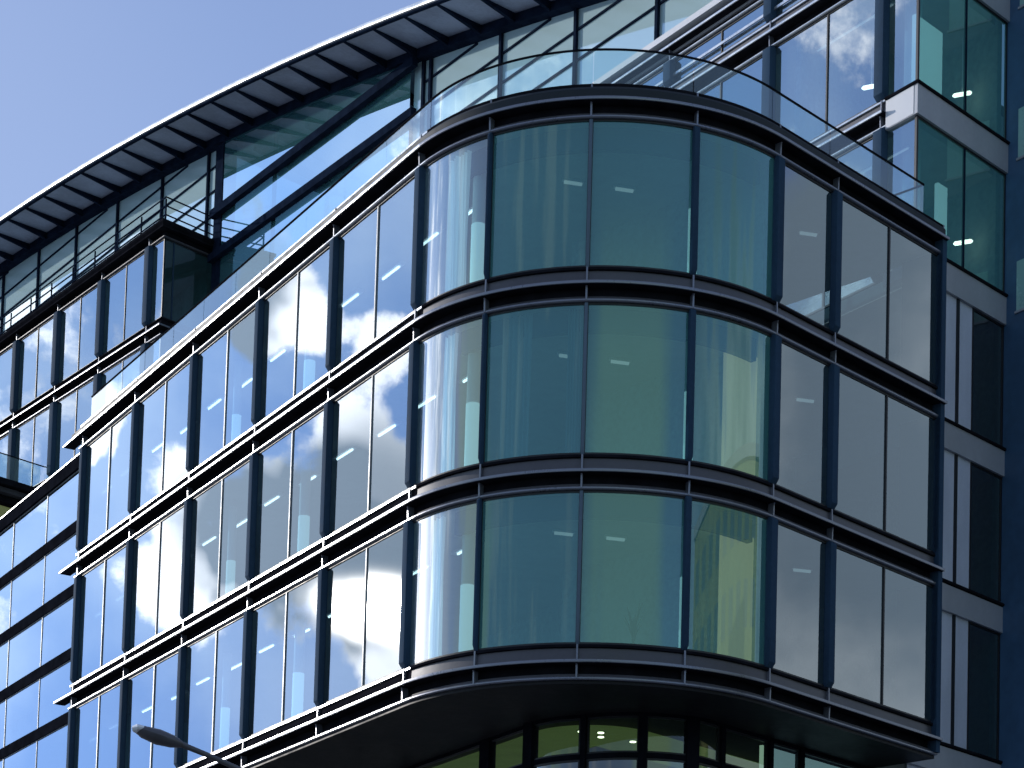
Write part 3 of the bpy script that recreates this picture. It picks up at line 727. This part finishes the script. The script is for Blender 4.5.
# ------------------------------------------------------------------ street lamp
def px(x, y, Y): r = ray(x,y); r = r*(Y/r.y); return Vector((r.x, r.y, r.z+CZ))
YL = 30.0
h0, h1, h2 = px(135,729,YL), px(158,737,YL+.1), px(182,744.5,YL+.2)
a1, a2 = px(212,757,YL+.3), px(250,774,YL+.4)
pole = px(330,812,YL+.6)
sl = thing('street_lamp', 'grey street lamp head on a thin sloping arm in front of the left facade', 'street lamp', (pole.x,pole.y,0))
bm = bmesh.new(); tube(bm, [h0, h0.lerp(h1,.35), h1, h1.lerp(h2,.6), h2], [(.07,.035),(.14,.08),(.16,.105),(.12,.085),(.05,.045)], 16); obj('lamp_head', bm, M['lampgrey'], sl)
bm = bmesh.new(); lo = Vector((0,0,-.03)); tube(bm, [h0+Vector((-.03,0,.0)), h0+Vector((.02,0,.004)), h0.lerp(h1,.3)+Vector((0,0,.028))], [(.07,.035),(.13,.06),(.12,.05)], 14); obj('lamp_lens', bm, M['lens'], sl)
bm = bmesh.new(); tube(bm, [h2-Vector((.03,0,-.01)), a1, a2, pole+Vector((-.25,0,.02)), pole+Vector((-.05,0,-.18)), pole+Vector((0,0,-.5))], [.042,.036,.036,.038,.045,.05], 12); obj('arm', bm, M['lampgrey'], sl)
bm = bmesh.new(); tube(bm, [(pole.x,pole.y,.0),(pole.x,pole.y,1.2),(pole.x,pole.y,1.25),(pole.x,pole.y,pole.z-.45)], [.11,.11,.075,.05], 16); obj('pole', bm, M['lampgrey'], sl)

# ------------------------------------------------------------------ ground
def sheet(name, pts, z, mat):
    bm = bmesh.new(); bm.faces.new([bm.verts.new((x,y,z)) for x,y in pts]); return struct(obj(name, bm, M[mat], None, smooth=False))
sheet('ground', [(-900,-900),(900,-900),(900,900),(-900,900)], 0, 'paving')
c0 = P5+nL*6; 
sheet('road', [tuple(P5+nL*7+d*90), tuple(P5+nL*7-d*60), tuple(P5+nL*15-d*60), tuple(P5+nL*15+d*90)], .004, 'asphalt')

# ------------------------------------------------------------------ buildings across the street (seen mirrored in the curve)
def opposite(name, label, O, ax, W, D_, H, mat, nx, nz, wmat='winback'):
    ay = V2(-ax.y, ax.x)
    t = thing(name, label, 'building', (O.x,O.y,0))
    bm = bmesh.new(); quadbox(bm, O, ax, ay, 0, W, 0, D_, -CZ, H-CZ); obj('wall', bm, M[mat], t, smooth=False)
    bm = bmesh.new(); quadbox(bm, O, ax, ay, -.3, W+.3, -.3, D_+.3, H-CZ+.003, H-CZ+.6); obj('roof', bm, M['spandrel'], t, smooth=False)
    for i in range(nx):
        for k in range(nz):
            a = (i+.22)*W/nx; b = a+W/nx*.56; z0 = 1.0+(k+.2)*(H-1.5)/nz-CZ; z1 = z0+(H-1.5)/nz*.55
            bm = bmesh.new(); quadbox(bm, O, ax, ay, a, b, -.04, .1, z0, z1); obj('window', bm, M[wmat], t, smooth=False)
# ochre building to the right-behind; its long face looks back to the curve
o1 = V2(38, 34); ax1 = V2(.35,-.94).normalized()
opposite('stone_building', 'ochre stone building standing across the side street', V2(54,44), V2(-.12,-.99).normalized(), 40, 14, 36, 'stone', 9, 9)
opposite('rendered_building', 'pale rendered building standing behind the viewer', V2(34,-24), V2(-1,.06).normalized(), 46, 14, 24, 'stone2', 9, 6)

# ------------------------------------------------------------------ sun, sky, clouds
SUN_AZ, SUN_EL = -58.2, 16.0         # clockwise from +Y
az, el = R(SUN_AZ), R(SUN_EL)
sdir = Vector((math.sin(az)*math.cos(el), math.cos(az)*math.cos(el), math.sin(el)))
sd = bpy.data.lights.new('sun','SUN'); sd.energy = 3.6; sd.angle = R(.5); sd.color = (1,.94,.86)
so = bpy.data.objects.new('sun', sd); COL.objects.link(so); so.rotation_euler = sdir.to_track_quat('Z','Y').to_euler(); so.location = (0,0,60)

w = bpy.data.worlds.new('World'); scene.world = w; w.use_nodes = True
t = NT(w.node_tree)
vec = t.n('ShaderNodeTexCoord').outputs['Generated']
nv = t.n('ShaderNodeVectorMath', operation='NORMALIZE', ins={0: vec}).outputs[0]
sky = t.n('ShaderNodeTexSky', sky_type='NISHITA', sun_disc=False, sun_elevation=el, sun_rotation=az, altitude=50, air_density=1.0, dust_density=.2, ozone_density=3.0)
def scaled(c, f): return t.n('ShaderNodeVectorMath', operation='SCALE', ins={0: c, 3: f}).outputs[0]
SKYS = .17
skyc = scaled(sky.outputs[0], SKYS)
skyc = t.n('ShaderNodeVectorMath', operation='MINIMUM', ins={0: skyc, 1: (.50,.86,1.75)}).outputs[0]
skyc = t.mix(.30, skyc, (.50,.55,.86,1))
skyc = t.n('ShaderNodeVectorMath', operation='MULTIPLY', ins={0: skyc, 1: (.98,.99,1.04)}).outputs[0]
def dotv(v): return t.n('ShaderNodeVectorMath', operation='DOT_PRODUCT', ins={0: nv, 1: tuple(v)}).outputs['Value']
def refl(x, y):
    r = ray(x,y).normalized(); n = Vector((nL.x,nL.y,0)); return r-2*r.dot(n)*n
n1 = t.n('ShaderNodeTexNoise', ins={0: nv, 2: 9., 3: 9., 4: .56, 'Distortion': .25}).outputs[0]
n2 = t.n('ShaderNodeTexNoise', ins={0: nv, 2: 9., 3: 5., 4: .5}).outputs[0]
n3 = t.n('ShaderNodeTexNoise', ins={0: nv, 2: 34., 3: 8., 4: .62}).outputs[0]
dens = t.math('ADD', t.math('MULTIPLY', t.math('SUBTRACT', n1, .5), 2.4), t.math('MULTIPLY', t.math('SUBTRACT', n3, .5), 2.0))
blobs = [(285,305,50,1.0),(385,350,34,.8),(350,420,36,.8),(95,440,45,.2),(150,430,35,-.6),(115,490,50,-.5),(235,545,35,-.3),(165,480,40,.6),(365,505,65,1.),(265,560,70,.9),(190,620,42,.8),(120,580,35,.1),(35,560,50,-.5),(385,625,48,1.),(300,635,30,.4),(20,520,60,.3),(70,415,40,.9),(40,590,50,.15),
         (365,240,55,-.9),(225,400,40,-.8),(300,375,26,-.8),(110,505,35,-.6),(250,690,90,-.9),(100,700,80,-.8),(130,300,60,-.9),(345,660,25,-.4)]
for (x,y,rp,wt) in blobs:
    c = math.cos(rp/F_PX*1.0)
    m = t.mapr(dotv(refl(x,y)), math.cos(rp/F_PX*1.5), 1.0, 0., wt)
    dens = t.math('ADD', dens, m)
# blobs only matter around the sun side; elsewhere thin broken cover
west = t.mapr(dotv(Vector((math.sin(R(-58)),math.cos(R(-58)),.25)).normalized()), .80, .95)
up_ = t.n('ShaderNodeSeparateXYZ', ins={0: nv}).outputs[2]
east = t.mapr(dotv(Vector((math.sin(R(88)),math.cos(R(88)),.15)).normalized()), .62, .86)
low = t.math('SUBTRACT', 1.0, t.mapr(t.math('ADD', up_, t.math('MULTIPLY', t.math('SUBTRACT', n2, .5), .35)), .385, .43))
cov_w = t.math('MULTIPLY', t.mapr(dens, -.02, .45), west)
cov_e = t.math('MULTIPLY', t.math('MULTIPLY', east, low), .95)
south = t.mapr(dotv(Vector((math.sin(R(-120)),math.cos(R(-120)),.2)).normalized()), .6, .9)
cov_s = t.math('MULTIPLY', t.math('MULTIPLY', t.mapr(n1, .50, .62), south), .8)
def bank(azd, width, el_lo, el_hi):
    q = dotv(Vector((math.sin(R(azd)),math.cos(R(azd)),.35)).normalized())
    return t.mapr(t.math('ADD', q, t.math('MULTIPLY', t.math('SUBTRACT', n2, .5), .05)), math.cos(R(width)), math.cos(R(width*.55)))
cov_b = t.math('MULTIPLY', t.math('MAXIMUM', bank(-108, 11, 0, 60), bank(168, 22, 0, 60)), t.math('SUBTRACT', 1., t.mapr(up_, .37, .45)))
grey = t.mapr(t.n('ShaderNodeTexNoise', ins={0: nv, 2: 13., 3: 4., 4: .5}).outputs[0], .46, .6)
for (x,y,rp,wt) in [(375,500,70,.9),(275,520,60,.9),(225,520,45,.8),(330,470,30,.5),(345,600,35,.5),(20,440,25,.4)]:
    grey = t.math('ADD', grey, t.mapr(dotv(refl(x,y)), math.cos(rp/F_PX*1.5), 1.0, 0., wt), clamp=True)
cw = t.mix(grey, (2.9,3.05,3.3,1), (.60,.78,1.02,1))
skyc = t.mix(t.math('MULTIPLY', west, .8), skyc, t.mix(t.mapr(n2,.36,.62), (.46,.84,1.75,1), (.95,1.35,2.1,1)))
ce = t.mix(t.mapr(n2,.38,.62), (.34,.45,.56,1), (.78,.89,.98,1))
c = t.mix(cov_e, skyc, ce); c = t.mix(t.math('MULTIPLY', cov_s, .5), c, (.9,.95,1.0,1)); c = t.mix(t.math('MULTIPLY', cov_b, .85), c, (.62,.86,.70,1)); c = t.mix(cov_w, c, cw)
hz = t.mapr(dotv(Vector((math.sin(R(-24)),math.cos(R(-24)),.42)).normalized()), .955, .998)
c = t.mix(t.math('MULTIPLY', hz, .35), c, (.46,.56,.82,1))
gl = t.mapr(dotv(Vector((math.sin(R(-66))*math.cos(R(15)),math.cos(R(-66))*math.cos(R(14)),math.sin(R(14))))), math.cos(R(7.5)), math.cos(R(2.5)))
c = t.mix(gl, c, (6.5,6.4,6.2,1))
bg = t.n('ShaderNodeBackground', ins={0: c, 1: 1.0})
t.n('ShaderNodeOutputWorld', ins={0: bg.outputs[0]})

scene.view_settings.view_transform = 'Standard'; scene.view_settings.look = 'None'; scene.view_settings.exposure = 0
scene.cycles.max_bounces = 10; scene.cycles.transparent_max_bounces = 16; scene.cycles.glossy_bounces = 4
scene.cycles.sample_clamp_indirect = 6; scene.cycles.use_denoising = True
